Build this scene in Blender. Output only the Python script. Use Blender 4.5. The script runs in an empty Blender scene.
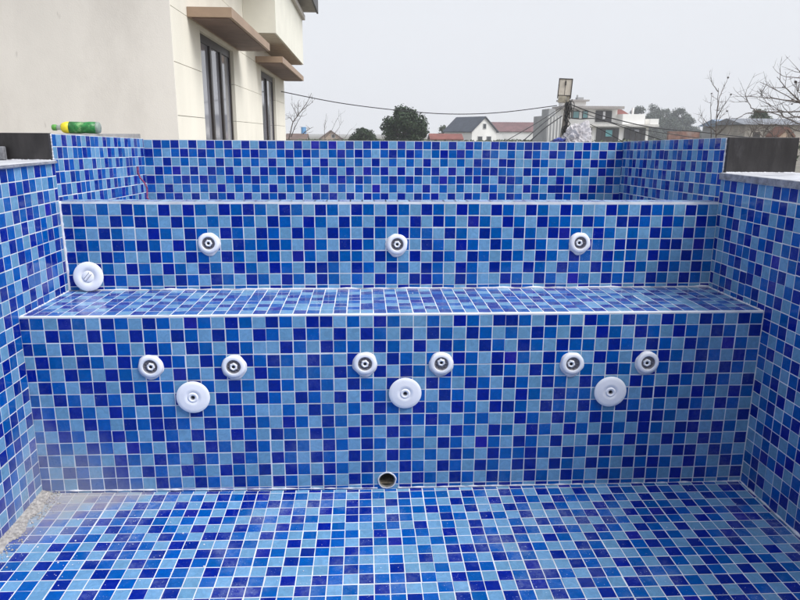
import bpy, math, random
from mathutils import Vector, Matrix, noise
R = math.radians
scene = bpy.context.scene
P = 0.051                       # one mosaic tile pitch in metres

# ---------------------------------------------------------------- camera
F_PX = 669.7; YAW, PITCH, ROLL = 0.05442, 0.24255, 0.00607
CAM = Vector((25.0765, -48.2545, 27.4628)) * P
_fw = Vector((math.sin(YAW)*math.cos(PITCH), math.cos(YAW)*math.cos(PITCH), -math.sin(PITCH)))
_r = Vector((math.cos(YAW), -math.sin(YAW), 0)); _u = _r.cross(_fw)
_r2 = _r*math.cos(ROLL) + _u*math.sin(ROLL); _u2 = -_r*math.sin(ROLL) + _u*math.cos(ROLL)
cd = bpy.data.cameras.new('camera'); cam = bpy.data.objects.new('camera', cd)
scene.collection.objects.link(cam)
cd.sensor_width = 36; cd.lens = F_PX/800*36; cd.clip_start = 0.05; cd.clip_end = 5000
m3 = Matrix((_r2, _u2, -_fw)).transposed()
cam.matrix_world = Matrix.Translation(CAM) @ m3.to_4x4()
scene.camera = cam

# ---------------------------------------------------------------- world, sun, exposure
SUN_EL, SUN_ROT = R(50), R(120)
w = bpy.data.worlds.new('World'); scene.world = w; w.use_nodes = True
nt = w.node_tree; nt.nodes.clear()
out = nt.nodes.new('ShaderNodeOutputWorld'); bg = nt.nodes.new('ShaderNodeBackground')
sky = nt.nodes.new('ShaderNodeTexSky'); sky.sky_type = 'NISHITA'; sky.sun_disc = False
sky.sun_elevation = SUN_EL; sky.sun_rotation = SUN_ROT; sky.dust_density = 6; sky.air_density = 1.0
hs = nt.nodes.new('ShaderNodeHueSaturation'); hs.inputs['Saturation'].default_value = 0.15
tc = nt.nodes.new('ShaderNodeTexCoord'); sx = nt.nodes.new('ShaderNodeSeparateXYZ')
nt.links.new(tc.outputs['Generated'], sx.inputs[0])
# the cloud deck is brighter overhead on the sun's side
dt = nt.nodes.new('ShaderNodeVectorMath'); dt.operation = 'DOT_PRODUCT'; dt.inputs[1].default_value = (math.sin(SUN_ROT), math.cos(SUN_ROT), 0)
nt.links.new(tc.outputs['Generated'], dt.inputs[0])
ez = nt.nodes.new('ShaderNodeMapRange'); ez.interpolation_type = 'SMOOTHSTEP'
for k_, v_ in (('From Min', .12), ('From Max', .55), ('To Min', 0.0), ('To Max', .55)): ez.inputs[k_].default_value = v_
nt.links.new(sx.outputs['Z'], ez.inputs['Value'])
side = nt.nodes.new('ShaderNodeMath'); side.operation = 'MULTIPLY_ADD'; side.inputs[2].default_value = 1.0
nt.links.new(dt.outputs['Value'], side.inputs[0]); nt.links.new(ez.outputs[0], side.inputs[1])
rp = nt.nodes.new('ShaderNodeValToRGB')
rp.color_ramp.elements[0].position = 0.0; rp.color_ramp.elements[0].color = (7.0, 7.1, 7.35, 1)
rp.color_ramp.elements[1].position = 1.0; rp.color_ramp.elements[1].color = (7.2, 8.0, 9.6, 1)
e = rp.color_ramp.elements.new(0.30); e.color = (6.9, 7.15, 7.6, 1)
# soft cloud mottling in the overcast deck
nz = nt.nodes.new('ShaderNodeTexNoise'); nz.inputs['Scale'].default_value = 1.6; nz.inputs['Detail'].default_value = 4
nt.links.new(tc.outputs['Generated'], nz.inputs['Vector'])
mr = nt.nodes.new('ShaderNodeMapRange'); mr.inputs['To Min'].default_value = 0.92; mr.inputs['To Max'].default_value = 1.07
nt.links.new(nz.outputs['Fac'], mr.inputs['Value'])
ml = nt.nodes.new('ShaderNodeMixRGB'); ml.blend_type = 'MULTIPLY'; ml.inputs['Fac'].default_value = 1
nt.links.new(sx.outputs['Z'], rp.inputs['Fac']); nt.links.new(rp.outputs['Color'], ml.inputs['Color1'])
mm = nt.nodes.new('ShaderNodeMath'); mm.operation = 'MULTIPLY'; nt.links.new(mr.outputs[0], mm.inputs[0]); nt.links.new(side.outputs[0], mm.inputs[1])
nt.links.new(mm.outputs[0], ml.inputs['Color2'])
mx = nt.nodes.new('ShaderNodeMixRGB'); mx.inputs['Fac'].default_value = 0.85
nt.links.new(sky.outputs['Color'], hs.inputs['Color']); nt.links.new(hs.outputs['Color'], mx.inputs['Color1'])
nt.links.new(ml.outputs['Color'], mx.inputs['Color2']); nt.links.new(mx.outputs['Color'], bg.inputs['Color'])
bg.inputs['Strength'].default_value = 0.10
nt.links.new(bg.outputs['Background'], out.inputs['Surface'])
sl = bpy.data.lights.new('sun', 'SUN'); sl.energy = 2.5; sl.angle = R(35); sl.color = (1.0, 0.985, 0.96)
so = bpy.data.objects.new('sun', sl); scene.collection.objects.link(so)
sdir = Vector((math.sin(SUN_ROT)*math.cos(SUN_EL), math.cos(SUN_ROT)*math.cos(SUN_EL), math.sin(SUN_EL)))
so.rotation_euler = sdir.to_track_quat('Z', 'Y').to_euler(); so.location = (10, 5, 20)
vs_ = scene.view_settings; vs_.view_transform = 'Standard'; vs_.look = 'None'; vs_.gamma = 1; vs_.exposure = 0.42
vs_.use_curve_mapping = False

# ---------------------------------------------------------------- helpers
def at(px, py, d):
    """the world point d metres ahead (along +Y) on the sight line of a photo pixel"""
    v = _fw + _r2*(px-400)/F_PX - _u2*(py-300)/F_PX
    return CAM + v*(d/v.y)
def on_x(px, py, X):
    v = _fw + _r2*(px-400)/F_PX - _u2*(py-300)/F_PX
    return CAM + v*((X-CAM.x)/v.x)

class MB:
    def __init__(s): s.v = []; s.f = []; s.m = []; s.a = []
    def face(s, pts, m=0, a=0.5):
        n = len(s.v); s.v += [tuple(p) for p in pts]; s.f.append(tuple(range(n, n+len(pts)))); s.m.append(m); s.a.append(a)
    def box(s, x0, x1, y0, y1, z0, z1, m=0, M=None, bev=0.0):
        n = len(s.v); c = [(x0,y0,z0),(x1,y0,z0),(x1,y1,z0),(x0,y1,z0),(x0,y0,z1),(x1,y0,z1),(x1,y1,z1),(x0,y1,z1)]
        if M is not None: c = [tuple(M @ Vector(q)) for q in c]
        s.v += c
        for q in ((0,3,2,1),(4,5,6,7),(0,1,5,4),(1,2,6,5),(2,3,7,6),(3,0,4,7)):
            s.f.append(tuple(n+i for i in q)); s.m.append(m); s.a.append(0.5)
    def tube(s, pts, rad, m=0, k=6, cap=True):
        pts = [Vector(p) for p in pts]
        if not isinstance(rad, (list, tuple)): rad = [rad]*len(pts)
        n0 = len(s.v); up = None
        for i, p in enumerate(pts):
            d = (pts[min(i+1, len(pts)-1)] - pts[max(i-1, 0)]).normalized()
            if up is None: up = Vector((0,0,1)) if abs(d.z) < .9 else Vector((1,0,0))
            a = d.cross(up).normalized(); b = a.cross(d).normalized(); up = b
            for j in range(k):
                t = 2*math.pi*j/k; s.v.append(tuple(p + (a*math.cos(t)+b*math.sin(t))*rad[i]))
        for i in range(len(pts)-1):
            for j in range(k):
                s.f.append((n0+i*k+j, n0+i*k+(j+1)%k, n0+(i+1)*k+(j+1)%k, n0+(i+1)*k+j)); s.m.append(m); s.a.append(.5)
        if cap:
            s.f.append(tuple(n0+j for j in range(k))[::-1]); s.f.append(tuple(n0+(len(pts)-1)*k+j for j in range(k)))
            s.m += [m, m]; s.a += [.5, .5]
    def lathe(s, prof, k=32, m=0, M=None, fr=None):
        """profile (r, h) turned about the local -Y axis; h is the distance out of the wall"""
        n0 = len(s.v)
        for r, h in prof:
            for j in range(k):
                t = 2*math.pi*j/k; rr = r*(fr(t) if fr else 1)
                q = Vector((rr*math.cos(t), -h, rr*math.sin(t)))
                s.v.append(tuple(M @ q if M is not None else q))
        for i in range(len(prof)-1):
            for j in range(k):
                s.f.append((n0+i*k+j, n0+i*k+(j+1)%k, n0+(i+1)*k+(j+1)%k, n0+(i+1)*k+j)); s.m.append(m); s.a.append(.5)
    def build(s, name, mats, parent=None, smooth=False, loc=None):
        me = bpy.data.meshes.new(name); me.from_pydata(s.v, [], s.f); me.update()
        for q in (mats if isinstance(mats, (list, tuple)) else [mats]): me.materials.append(q)
        me.polygons.foreach_set('material_index', s.m)
        at_ = me.attributes.new('rnd', 'FLOAT', 'FACE'); at_.data.foreach_set('value', s.a)
        if smooth: me.polygons.foreach_set('use_smooth', [True]*len(s.f))
        o = bpy.data.objects.new(name, me); scene.collection.objects.link(o)
        if parent: o.parent = parent
        if loc is not None: o.location = loc
        return o
def tag(o, label, cat, group=None):
    o['label'] = label; o['category'] = cat
    if group: o['group'] = group
    return o
def struct(o): o['kind'] = 'structure'; return o
def stuff(o): o['kind'] = 'stuff'; return o
def empty(name, loc, label, cat, group=None, rz=0):
    o = bpy.data.objects.new(name, None); scene.collection.objects.link(o); o.location = loc
    o.rotation_euler = (0, 0, rz); o.empty_display_size = .1
    return tag(o, label, cat, group)
def child(mb, name, mats, parent, smooth=False):
    """mesh given in world coordinates, parented under a thing standing at its own location"""
    L = Vector(parent.location) if parent.parent is None else Vector(parent.parent.location)
    if parent.parent is None and parent.type == 'EMPTY':
        inv = Matrix.Translation(parent.location) @ Matrix.Rotation(parent.rotation_euler.z, 4, 'Z')
        inv = inv.inverted()
        mb.v = [tuple(inv @ Vector(q)) for q in mb.v]
    elif parent.parent is not None:
        inv = (Matrix.Translation(parent.parent.location) @ Matrix.Rotation(parent.parent.rotation_euler.z, 4, 'Z')).inverted()
        mb.v = [tuple(inv @ Vector(q)) for q in mb.v]
    return mb.build(name, mats, parent, smooth)

# ---------------------------------------------------------------- materials
def new_mat(name):
    m = bpy.data.materials.new(name); m.use_nodes = True
    return m, m.node_tree, m.node_tree.nodes['Principled BSDF']
def N(nt, t, **kw):
    n = nt.nodes.new(t)
    for k, v in kw.items():
        if k in n.inputs: n.inputs[k].default_value = v
        else: setattr(n, k, v)
    return n
def mix(nt, a, b, fac, blend='MIX'):
    n = nt.nodes.new('ShaderNodeMixRGB'); n.blend_type = blend
    for s, v in (('Color1', a), ('Color2', b), ('Fac', fac)):
        if hasattr(v, 'default_value') or hasattr(v, 'is_linked'): nt.links.new(v, n.inputs[s])
        else: n.inputs[s].default_value = v if s == 'Fac' else (*v, 1)
    return n.outputs['Color']
def maprange(nt, v, a, b, c, d, smooth=True):
    n = nt.nodes.new('ShaderNodeMapRange'); n.interpolation_type = 'SMOOTHSTEP' if smooth else 'LINEAR'
    nt.links.new(v, n.inputs['Value'])
    for k, x in zip(('From Min', 'From Max', 'To Min', 'To Max'), (a, b, c, d)): n.inputs[k].default_value = x
    return n.outputs[0]
def math_(nt, op, a, b=None):
    n = nt.nodes.new('ShaderNodeMath'); n.operation = op
    for i, v in enumerate((a, b)):
        if v is None: continue
        if hasattr(v, 'is_linked'): nt.links.new(v, n.inputs[i])
        else: n.inputs[i].default_value = v
    return n.outputs[0]
def plain(name, col, rough=0.7, var=0.12, scale=6.0, bump=0.15, metallic=0.0, spec=0.4, bscale=None, stain=None, stain_amt=.5, stretch=None, spots=None):
    """solid colour with mottling, fine bump and optional stain colour"""
    m, nt, b = new_mat(name)
    g = N(nt, 'ShaderNodeNewGeometry'); src = g.outputs['Position']
    if stretch:
        mp = N(nt, 'ShaderNodeMapping'); mp.inputs['Scale'].default_value = stretch
        nt.links.new(src, mp.inputs['Vector']); src = mp.outputs[0]
    n1 = N(nt, 'ShaderNodeTexNoise', Scale=scale, Detail=6.0, Roughness=0.6); nt.links.new(src, n1.inputs['Vector'])
    v = maprange(nt, n1.outputs['Fac'], .3, .7, 1-var, 1+var)
    c = mix(nt, col, v, 1.0, 'MULTIPLY')
    if stain:
        n2 = N(nt, 'ShaderNodeTexNoise', Scale=scale*.37, Detail=8.0, Roughness=0.7); nt.links.new(src, n2.inputs['Vector'])
        s = maprange(nt, n2.outputs['Fac'], .5, .72, 0, stain_amt); c = mix(nt, c, stain, s)
    if spots:
        m5 = N(nt, 'ShaderNodeMapping'); m5.inputs['Scale'].default_value = (1, 1, .28); nt.links.new(g.outputs['Position'], m5.inputs['Vector'])
        n5 = N(nt, 'ShaderNodeTexNoise', Scale=7.0, Detail=3.0, Roughness=.5); nt.links.new(m5.outputs[0], n5.inputs['Vector'])
        c = mix(nt, c, spots, maprange(nt, n5.outputs['Fac'], .73, .80, 0, .45))
        n6 = N(nt, 'ShaderNodeTexNoise', Scale=2.2, Detail=9.0, Roughness=.75); nt.links.new(g.outputs['Position'], n6.inputs['Vector'])
        c = mix(nt, c, spots, maprange(nt, n6.outputs['Fac'], .45, .8, 0, .09))
    nt.links.new(c, b.inputs['Base Color'])
    b.inputs['Roughness'].default_value = rough; b.inputs['Metallic'].default_value = metallic
    b.inputs['Specular IOR Level'].default_value = spec
    if bump:
        n3 = N(nt, 'ShaderNodeTexNoise', Scale=bscale or scale*8, Detail=4.0); nt.links.new(g.outputs['Position'], n3.inputs['Vector'])
        bp = N(nt, 'ShaderNodeBump', Strength=bump, Distance=0.01); nt.links.new(n3.outputs['Fac'], bp.inputs['Height'])
        nt.links.new(bp.outputs[0], b.inputs['Normal'])
    return m
def dirt_mask(nt, pos, amt, slurry, film=0):
    """cement dust film on the mosaic: broad smears plus small specks (real residue, fixed on the surface)"""
    n1 = N(nt, 'ShaderNodeTexNoise', Scale=3.1, Detail=7.0, Roughness=0.65); nt.links.new(pos, n1.inputs['Vector'])
    n2 = N(nt, 'ShaderNodeTexNoise', Scale=55.0, Detail=4.0, Roughness=0.7); nt.links.new(pos, n2.inputs['Vector'])
    n3 = N(nt, 'ShaderNodeTexNoise', Scale=190.0, Detail=1.0); nt.links.new(pos, n3.inputs['Vector'])
    smear = math_(nt, 'MULTIPLY', maprange(nt, n1.outputs['Fac'], .48, .72, 0, amt), maprange(nt, n2.outputs['Fac'], .35, .65, .3, 1))
    speck = math_(nt, 'MULTIPLY', maprange(nt, n3.outputs['Fac'], .71, .75, 0, min(1, amt*2.2)), maprange(nt, n1.outputs['Fac'], .42, .6, .1, 1))
    tot = math_(nt, 'MAXIMUM', smear, speck); s1 = None
    if film: tot = math_(nt, 'MAXIMUM', tot, maprange(nt, n2.outputs['Fac'], .3, .7, film*.5, film*1.3))
    if slurry:
        sp = N(nt, 'ShaderNodeSeparateXYZ'); nt.links.new(pos, sp.inputs[0])
        ax = math_(nt, 'MULTIPLY', sp.outputs['X'], 1/0.72); ay = math_(nt, 'MULTIPLY', math_(nt, 'ABSOLUTE', sp.outputs['Y']), 1/0.52)
        az = math_(nt, 'MULTIPLY', math_(nt, 'MAXIMUM', sp.outputs['Z'], 0.0), 1/0.45)
        d = math_(nt, 'ADD', math_(nt, 'ADD', math_(nt, 'ADD', ax, ay), az), maprange(nt, n1.outputs['Fac'], .3, .7, -.25, .25, False))
        # no slurry on anything behind the step face
        s1 = maprange(nt, d, .28, 1.05, .93 if slurry == 1 else .40, 0)
        s1 = math_(nt, 'MULTIPLY', s1, maprange(nt, n2.outputs['Fac'], .3, .62, .8, 1))
        tot = math_(nt, 'MAXIMUM', tot, s1)
    return tot, s1
def tile_mat(name, col, dust=.35, slurry=False, film=0):
    m, nt, b = new_mat(name)
    g = N(nt, 'ShaderNodeNewGeometry'); pos = g.outputs['Position']
    at_ = N(nt, 'ShaderNodeAttribute'); at_.attribute_name = 'rnd'
    v = maprange(nt, at_.outputs['Fac'], 0, 1, .90, 1.09, False)
    c = mix(nt, col, v, 1.0, 'MULTIPLY')
    # fired-glass streaks inside each tile
    n1 = N(nt, 'ShaderNodeTexNoise', Scale=38.0, Detail=5.0, Roughness=.65, Distortion=1.2); nt.links.new(pos, n1.inputs['Vector'])
    c = mix(nt, c, maprange(nt, n1.outputs['Fac'], .3, .7, .88, 1.12), 1.0, 'MULTIPLY')
    hs = N(nt, 'ShaderNodeHueSaturation'); nt.links.new(c, hs.inputs['Color'])
    nt.links.new(maprange(nt, at_.outputs['Fac'], 0, 1, .497, .504, False), hs.inputs['Hue']); c = hs.outputs['Color']
    dm = dirt_mask(nt, pos, dust, slurry, film)
    dm, sl_ = dm
    dc = mix(nt, (.42, .50, .59), (.40, .375, .35), maprange(nt, sl_, .15, .6, 0, 1)) if sl_ is not None else (.42, .50, .59)
    c = mix(nt, c, dc, dm)
    nt.links.new(c, b.inputs['Base Color'])
    nt.links.new(maprange(nt, dm, 0, .8, .09, .6), b.inputs['Roughness'])
    b.inputs['Specular IOR Level'].default_value = .45; b.inputs['Specular Tint'].default_value = (.62, .80, 1.0, 1)
    n2 = N(nt, 'ShaderNodeTexNoise', Scale=26.0, Detail=2.0); nt.links.new(pos, n2.inputs['Vector'])
    bp = N(nt, 'ShaderNodeBump', Strength=.25, Distance=0.004); nt.links.new(n2.outputs['Fac'], bp.inputs['Height'])
    nt.links.new(bp.outputs[0], b.inputs['Normal'])
    return m
def grout_mat(name, col=(.73, .735, .75), slurry=False):
    m, nt, b = new_mat(name)
    g = N(nt, 'ShaderNodeNewGeometry'); pos = g.outputs['Position']
    n1 = N(nt, 'ShaderNodeTexNoise', Scale=9.0, Detail=6.0); nt.links.new(pos, n1.inputs['Vector'])
    c = mix(nt, col, maprange(nt, n1.outputs['Fac'], .3, .7, .82, 1.1), 1.0, 'MULTIPLY')
    if slurry: c = mix(nt, c, (.42, .40, .39), dirt_mask(nt, pos, .2, True)[0])
    nt.links.new(c, b.inputs['Base Color']); b.inputs['Roughness'].default_value = .85
    return m
LIGHT, MID, DARK, VIO = (.145, .315, .495), (.0, .086, .36), (.0, .014, .235), (.010, .014, .27)
WALL = [grout_mat('grout_white')] + [tile_mat('glass_tile_' + n, c, .11, 2) for n, c in (('sky', LIGHT), ('royal', MID), ('navy', DARK), ('violet', VIO))]
FLOOR = [grout_mat('grout_floor', slurry=True)] + [tile_mat('floor_tile_' + n, c, .34, True) for n, c in (('sky', LIGHT), ('royal', MID), ('navy', DARK), ('violet', VIO))]
RIM = [grout_mat('grout_rim', (.70, .70, .73))] + [tile_mat('dusty_tile_' + n, c, .8, film=.5) for n, c in (('sky', LIGHT), ('royal', MID), ('navy', DARK), ('violet', VIO))]
M_cement = plain('cement_render', (.34, .33, .32), .9, .2, 8, .5)
M_mortar = plain('sandy_mortar', (.42, .39, .36), .95, .3, 70, .6, bscale=300)
M_marble = plain('pale_stone_coping', (.60, .60, .62), .4, .15, 14, .15, stain=(.24, .25, .30), stain_amt=.85)
M_granite = plain('black_granite', (.026, .023, .023), .34, .35, 22, .05, stain=(.11, .10, .105), stain_amt=.55, stretch=(1, 1, .3))
M_greystone = plain('grey_stone', (.16, .16, .17), .6, .3, 40, .1)
M_white = plain('white_plastic', (.86, .86, .88), .30, .03, 20, .02, spec=.5)
M_white2 = plain('white_sealant', (.70, .69, .72), .6, .1, 60, .2)
M_greypl = plain('grey_plastic', (.20, .19, .21), .35, .2, 60, .05)
M_dark = plain('dark_hole', (.008, .008, .009), .6, .1, 10, 0)
M_silt = plain('brown_silt', (.16, .13, .09), .6, .6, 90, .6)

# ---------------------------------------------------------------- mosaic builder
def gen(nu, nv, seed, breaks=.38, noise_=.03):
    """three-colour running sequence navy / royal / sky, shifted row by row, with hiccups at the sheet joints"""
    rnd = random.Random(seed); tab = []
    for j in range(nv):
        row = []; off = rnd.choice((0, 0, 3)); ph = rnd.randrange(3)
        for i in range(nu):
            if (i+off) % 6 == 0 or i == 0:
                if i and rnd.random() < breaks: ph += rnd.choice((1, 2))
                if j:      # a sheet joint keeps neighbours of one colour apart most of the time
                    for t in range(3):
                        clash = sum(tab[j-1][k] == (3, 2, 1)[(k+ph) % 3] for k in range(i, min(i+6, nu)))
                        if clash >= 3 and rnd.random() < .88: ph += rnd.choice((1, 2))
            c = (3, 2, 1)[(i+ph) % 3]
            if rnd.random() < noise_: c = rnd.choice((1, 2, 3))
            row.append(c)
        tab.append(row)
    return tab
def bounds(a, b, anchor):
    """joint positions between a and b with whole pitches counted from anchor"""
    k = math.ceil(a - anchor + 1e-6); r = [a]
    while anchor + k < b - 1e-6: r.append(anchor + k); k += 1
    r.append(b); return r
def mosaic(mb, O, U, V, Nn, us, vs, tab, seed=0, warp=None, hole=None, vio=.03, jit=.028):
    O, U, V, Nn = map(Vector, (O, U, V, Nn)); rnd = random.Random(seed)
    def pt(u, v, n):
        q = O + U*u + V*v + Nn*n
        if warp: q = warp(q)
        return q*P
    sj = {}
    for j in range(len(vs)-1):
        for i in range(len(us)-1):
            u0, u1, v0, v1 = us[i], us[i+1], vs[j], vs[j+1]
            inh = hole and u0 < hole[0]+hole[2] and u1 > hole[0]-hole[2] and v0 < hole[1]+hole[2] and v1 > hole[1]-hole[2]
            if inh: sweep(mb, pt, u0, u1, v0, v1, hole, 0, 0, .5)
            else: mb.face([pt(u0,v0,0), pt(u1,v0,0), pt(u1,v1,0), pt(u0,v1,0)], 0)
            if u1-u0 < .14 or v1-v0 < .12: continue
            k = (i//6, j//6)
            if k not in sj: sj[k] = (rnd.uniform(-jit, jit), rnd.uniform(-jit, jit))
            du, dv = sj[k]; du += rnd.gauss(0, .006); dv += rnd.gauss(0, .006); sk = rnd.gauss(0, .007)
            g = .036; c = .018; h = .013 + rnd.uniform(0, .009); tl = rnd.gauss(0, .006); tm = rnd.gauss(0, .006)
            a0, a1, b0, b1 = u0+g+du, u1-g+du, v0+g+dv, v1-g+dv
            a0 = max(a0, us[0]+.02); a1 = min(a1, us[-1]-.02); b0 = max(b0, vs[0]+.02); b1 = min(b1, vs[-1]-.02)
            col = tab[j % len(tab)][i % len(tab[0])]
            if col == 3 and rnd.random() < vio: col = 4
            a = rnd.random()
            if inh: sweep(mb, pt, a0, a1, b0, b1, hole, h, col, a); continue
            co = [(a0+sk,b0),(a1+sk,b0+sk),(a1,b1+sk),(a0,b1)]; ci = [(a0+c+sk,b0+c),(a1-c+sk,b0+c+sk),(a1-c,b1-c+sk),(a0+c,b1-c)]
            hh = [max(q_, .007) for q_ in (h-tl-tm, h+tl-tm, h+tl+tm, h-tl+tm)]
            A = [pt(x, y, .001) for x, y in co]; B = [pt(x, y, q*.6) for (x, y), q in zip(co, hh)]; C = [pt(x, y, q) for (x, y), q in zip(ci, hh)]
            mb.face(C, col, a)
            for q in range(4):
                q2 = (q+1) % 4
                mb.face([B[q], B[q2], C[q2], C[q]], col, a); mb.face([A[q], A[q2], B[q2], B[q]], col, a)
def sweep(mb, pt, u0, u1, v0, v1, hole, h, col, a):
    """the part of a rectangle outside a round hole, as thin radial strips"""
    cu, cv, Rr = hole; n = 180; prev = None
    for k in range(n+1):
        t = 2*math.pi*k/n + .001; dx, dy = math.cos(t), math.sin(t)
        lo, hi = 0.0, 1e9
        for d, p, q in ((dx, u0-cu, u1-cu), (dy, v0-cv, v1-cv)):
            if abs(d) < 1e-9:
                if not (p <= 0 <= q): hi = -1
            else:
                s, e = sorted((p/d, q/d)); lo = max(lo, s); hi = min(hi, e)
        lo = max(lo, Rr); cur = (cu+dx*lo, cv+dy*lo, cu+dx*hi, cv+dy*hi) if hi > lo else None
        if prev and cur: mb.face([pt(prev[0],prev[1],h), pt(prev[2],prev[3],h), pt(cur[2],cur[3],h), pt(cur[0],cur[1],h)], col, a)
        prev = cur

W_, D_, F_, H1, RIMZ, REAR = 55.8, 8.64, 31.715, 14.4, 21.95, -62.0
def fl_z(x, y):
    k = min(max(-y, 0), 11)
    return .26*max(0, 1-x/22) - .16*math.sin(min(k/5, 1)*math.pi/2)
# floor (the pool's own ground)
mb = MB(); us = bounds(0, W_, .56); vs = bounds(0, -REAR, .42)
mosaic(mb, (0,0,0), (1,0,0), (0,-1,0), (0,0,1), us, vs, gen(len(us), len(vs), 5, .7, .10), 1, warp=lambda q: Vector((q.x, q.y, q.z+fl_z(q.x, q.y))), vio=.04)
struct(mb.build('pool_floor', FLOOR))

# lower step: riser + seat
def ragged(mb, p0, p1, r0, r1, seed, m=0, n=160, k=6, flat=.6):
    rnd = random.Random(seed); p0 = Vector(p0); p1 = Vector(p1); pts = []; rr = []
    for i in range(n+1):
        t = i/n; q = p0.lerp(p1, t); nn = noise.noise(Vector((t*40+seed, seed*3.1, 0)))
        pts.append(q*P); rr.append(P*(r0 + (r1-r0)*max(0, .5+nn*1.4)))
    mb.tube(pts, rr, m, k)
step = empty('tiled_step', (0, 0, 0), 'lower mosaic step rising from the pool floor, carrying six jets and three big discs', 'pool step')
HOLE = (26.76, .76, .62)
mb = MB(); us = bounds(0, W_, .72); vs = bounds(-.4, H1-.08, .4)
mosaic(mb, (0,0,0), (1,0,0), (0,0,1), (0,-1,0), us, vs, gen(len(us), len(vs), 11), 2, hole=HOLE)
mb.box(0, W_*P, -.012*P, .35*P, (H1-.08)*P, (H1+.005)*P, 0)
mb.build('riser', WALL, step)
mb = MB(); us = bounds(0, W_, .72); vs = bounds(.2, D_, .55)
mosaic(mb, (0,0,H1-.03), (1,0,0), (0,1,0), (0,0,1), us, vs, gen(len(us), len(vs), 21, .6, .08), 3, vio=.06)
mb.build('seat', [RIM[0]] + [tile_mat('seat_tile_' + n, c, .35, film=.12) for n, c in (('sky', LIGHT), ('royal', MID), ('navy', DARK), ('violet', VIO))], step)
mb = MB(); ragged(mb, (1.0, -.03, .45), (26.0, -.03, .1), .02, .07, 3); ragged(mb, (27.6, -.03, .1), (W_, -.03, .02), .02, .08, 4)
mb.build('mortar_bead', M_white2, step, smooth=True)

# backrest wall: a thin wall with open basin behind
back = empty('backrest_wall', (0, D_*P, H1*P), 'upper mosaic backrest wall with three jets in a row above the seat', 'pool wall')
BT = 1.75
mb = MB(); us = bounds(0, W_, .93); vs = bounds(H1, RIMZ-.2, RIMZ-.2)
mosaic(mb, (0,D_,0), (1,0,0), (0,0,1), (0,-1,0), us, vs, gen(len(us), len(vs), 31), 4)
mb.box(0, W_*P, (D_-.012)*P, (D_+BT)*P, (RIMZ-.2)*P, (RIMZ-.03)*P, 0)
mb.box(0, W_*P, (D_+.01)*P, (D_+BT)*P, H1*P, (RIMZ-.2)*P, 0)
child(mb, 'tiled_face', WALL, back)
mb = MB(); mosaic(mb, (0,D_,RIMZ-.03), (1,0,0), (0,1,0), (0,0,1), bounds(0, W_, .93), [.02, .22, 1.2, BT], gen(60, 3, 37), 5)
child(mb, 'rim', RIM, back)
mb = MB(); ragged(mb, (.9, D_-.02, H1+.03), (W_, D_-.02, H1+.03), .02, .12, 9)
ragged(mb, (.05, D_-.05, H1), (.05, D_-.05, RIMZ), .05, .2, 19, n=40)
child(mb, 'mortar_bead', M_white2, back, smooth=True)

# upper basin floor
mb = MB(); mosaic(mb, (0,D_+BT,17), (1,0,0), (0,1,0), (0,0,1), bounds(0, W_, .5), bounds(0, F_-D_-BT, .3), gen(60, 30, 38), 6)
struct(mb.build('basin_floor', FLOOR))

# far wall; the first part repeats one 6 x 3 motif
mb = MB(); us = bounds(0, W_+.1, 0); TF = 26.7303; vs = bounds(17, TF-.04, TF)
tf = gen(len(us), len(vs), 41, .5, .06)
motif = [(3,1,3,2,3,1), (2,3,2,1,2,3), (1,2,1,3,1,2)]
for j in range(len(vs)-1):
    rr = (len(vs)-2-j) % 3
    for i in range(38): tf[j][i] = motif[rr][(i-11) % 6]
mosaic(mb, (0,F_,0), (1,0,0), (0,0,1), (0,-1,0), us, vs, tf, 7)
far = empty('far_wall', (0, F_*P, 0), 'farthest mosaic wall closing the upper basin below the skyline', 'pool wall')
child(mb, 'tiled_face', WALL, far)
mb = MB(); mb.box(-5.5*P, (W_+6.2)*P, (F_+.02)*P, (F_+4.5)*P, -2*P, (TF-.06)*P); child(mb, 'masonry', M_cement, far)

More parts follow.
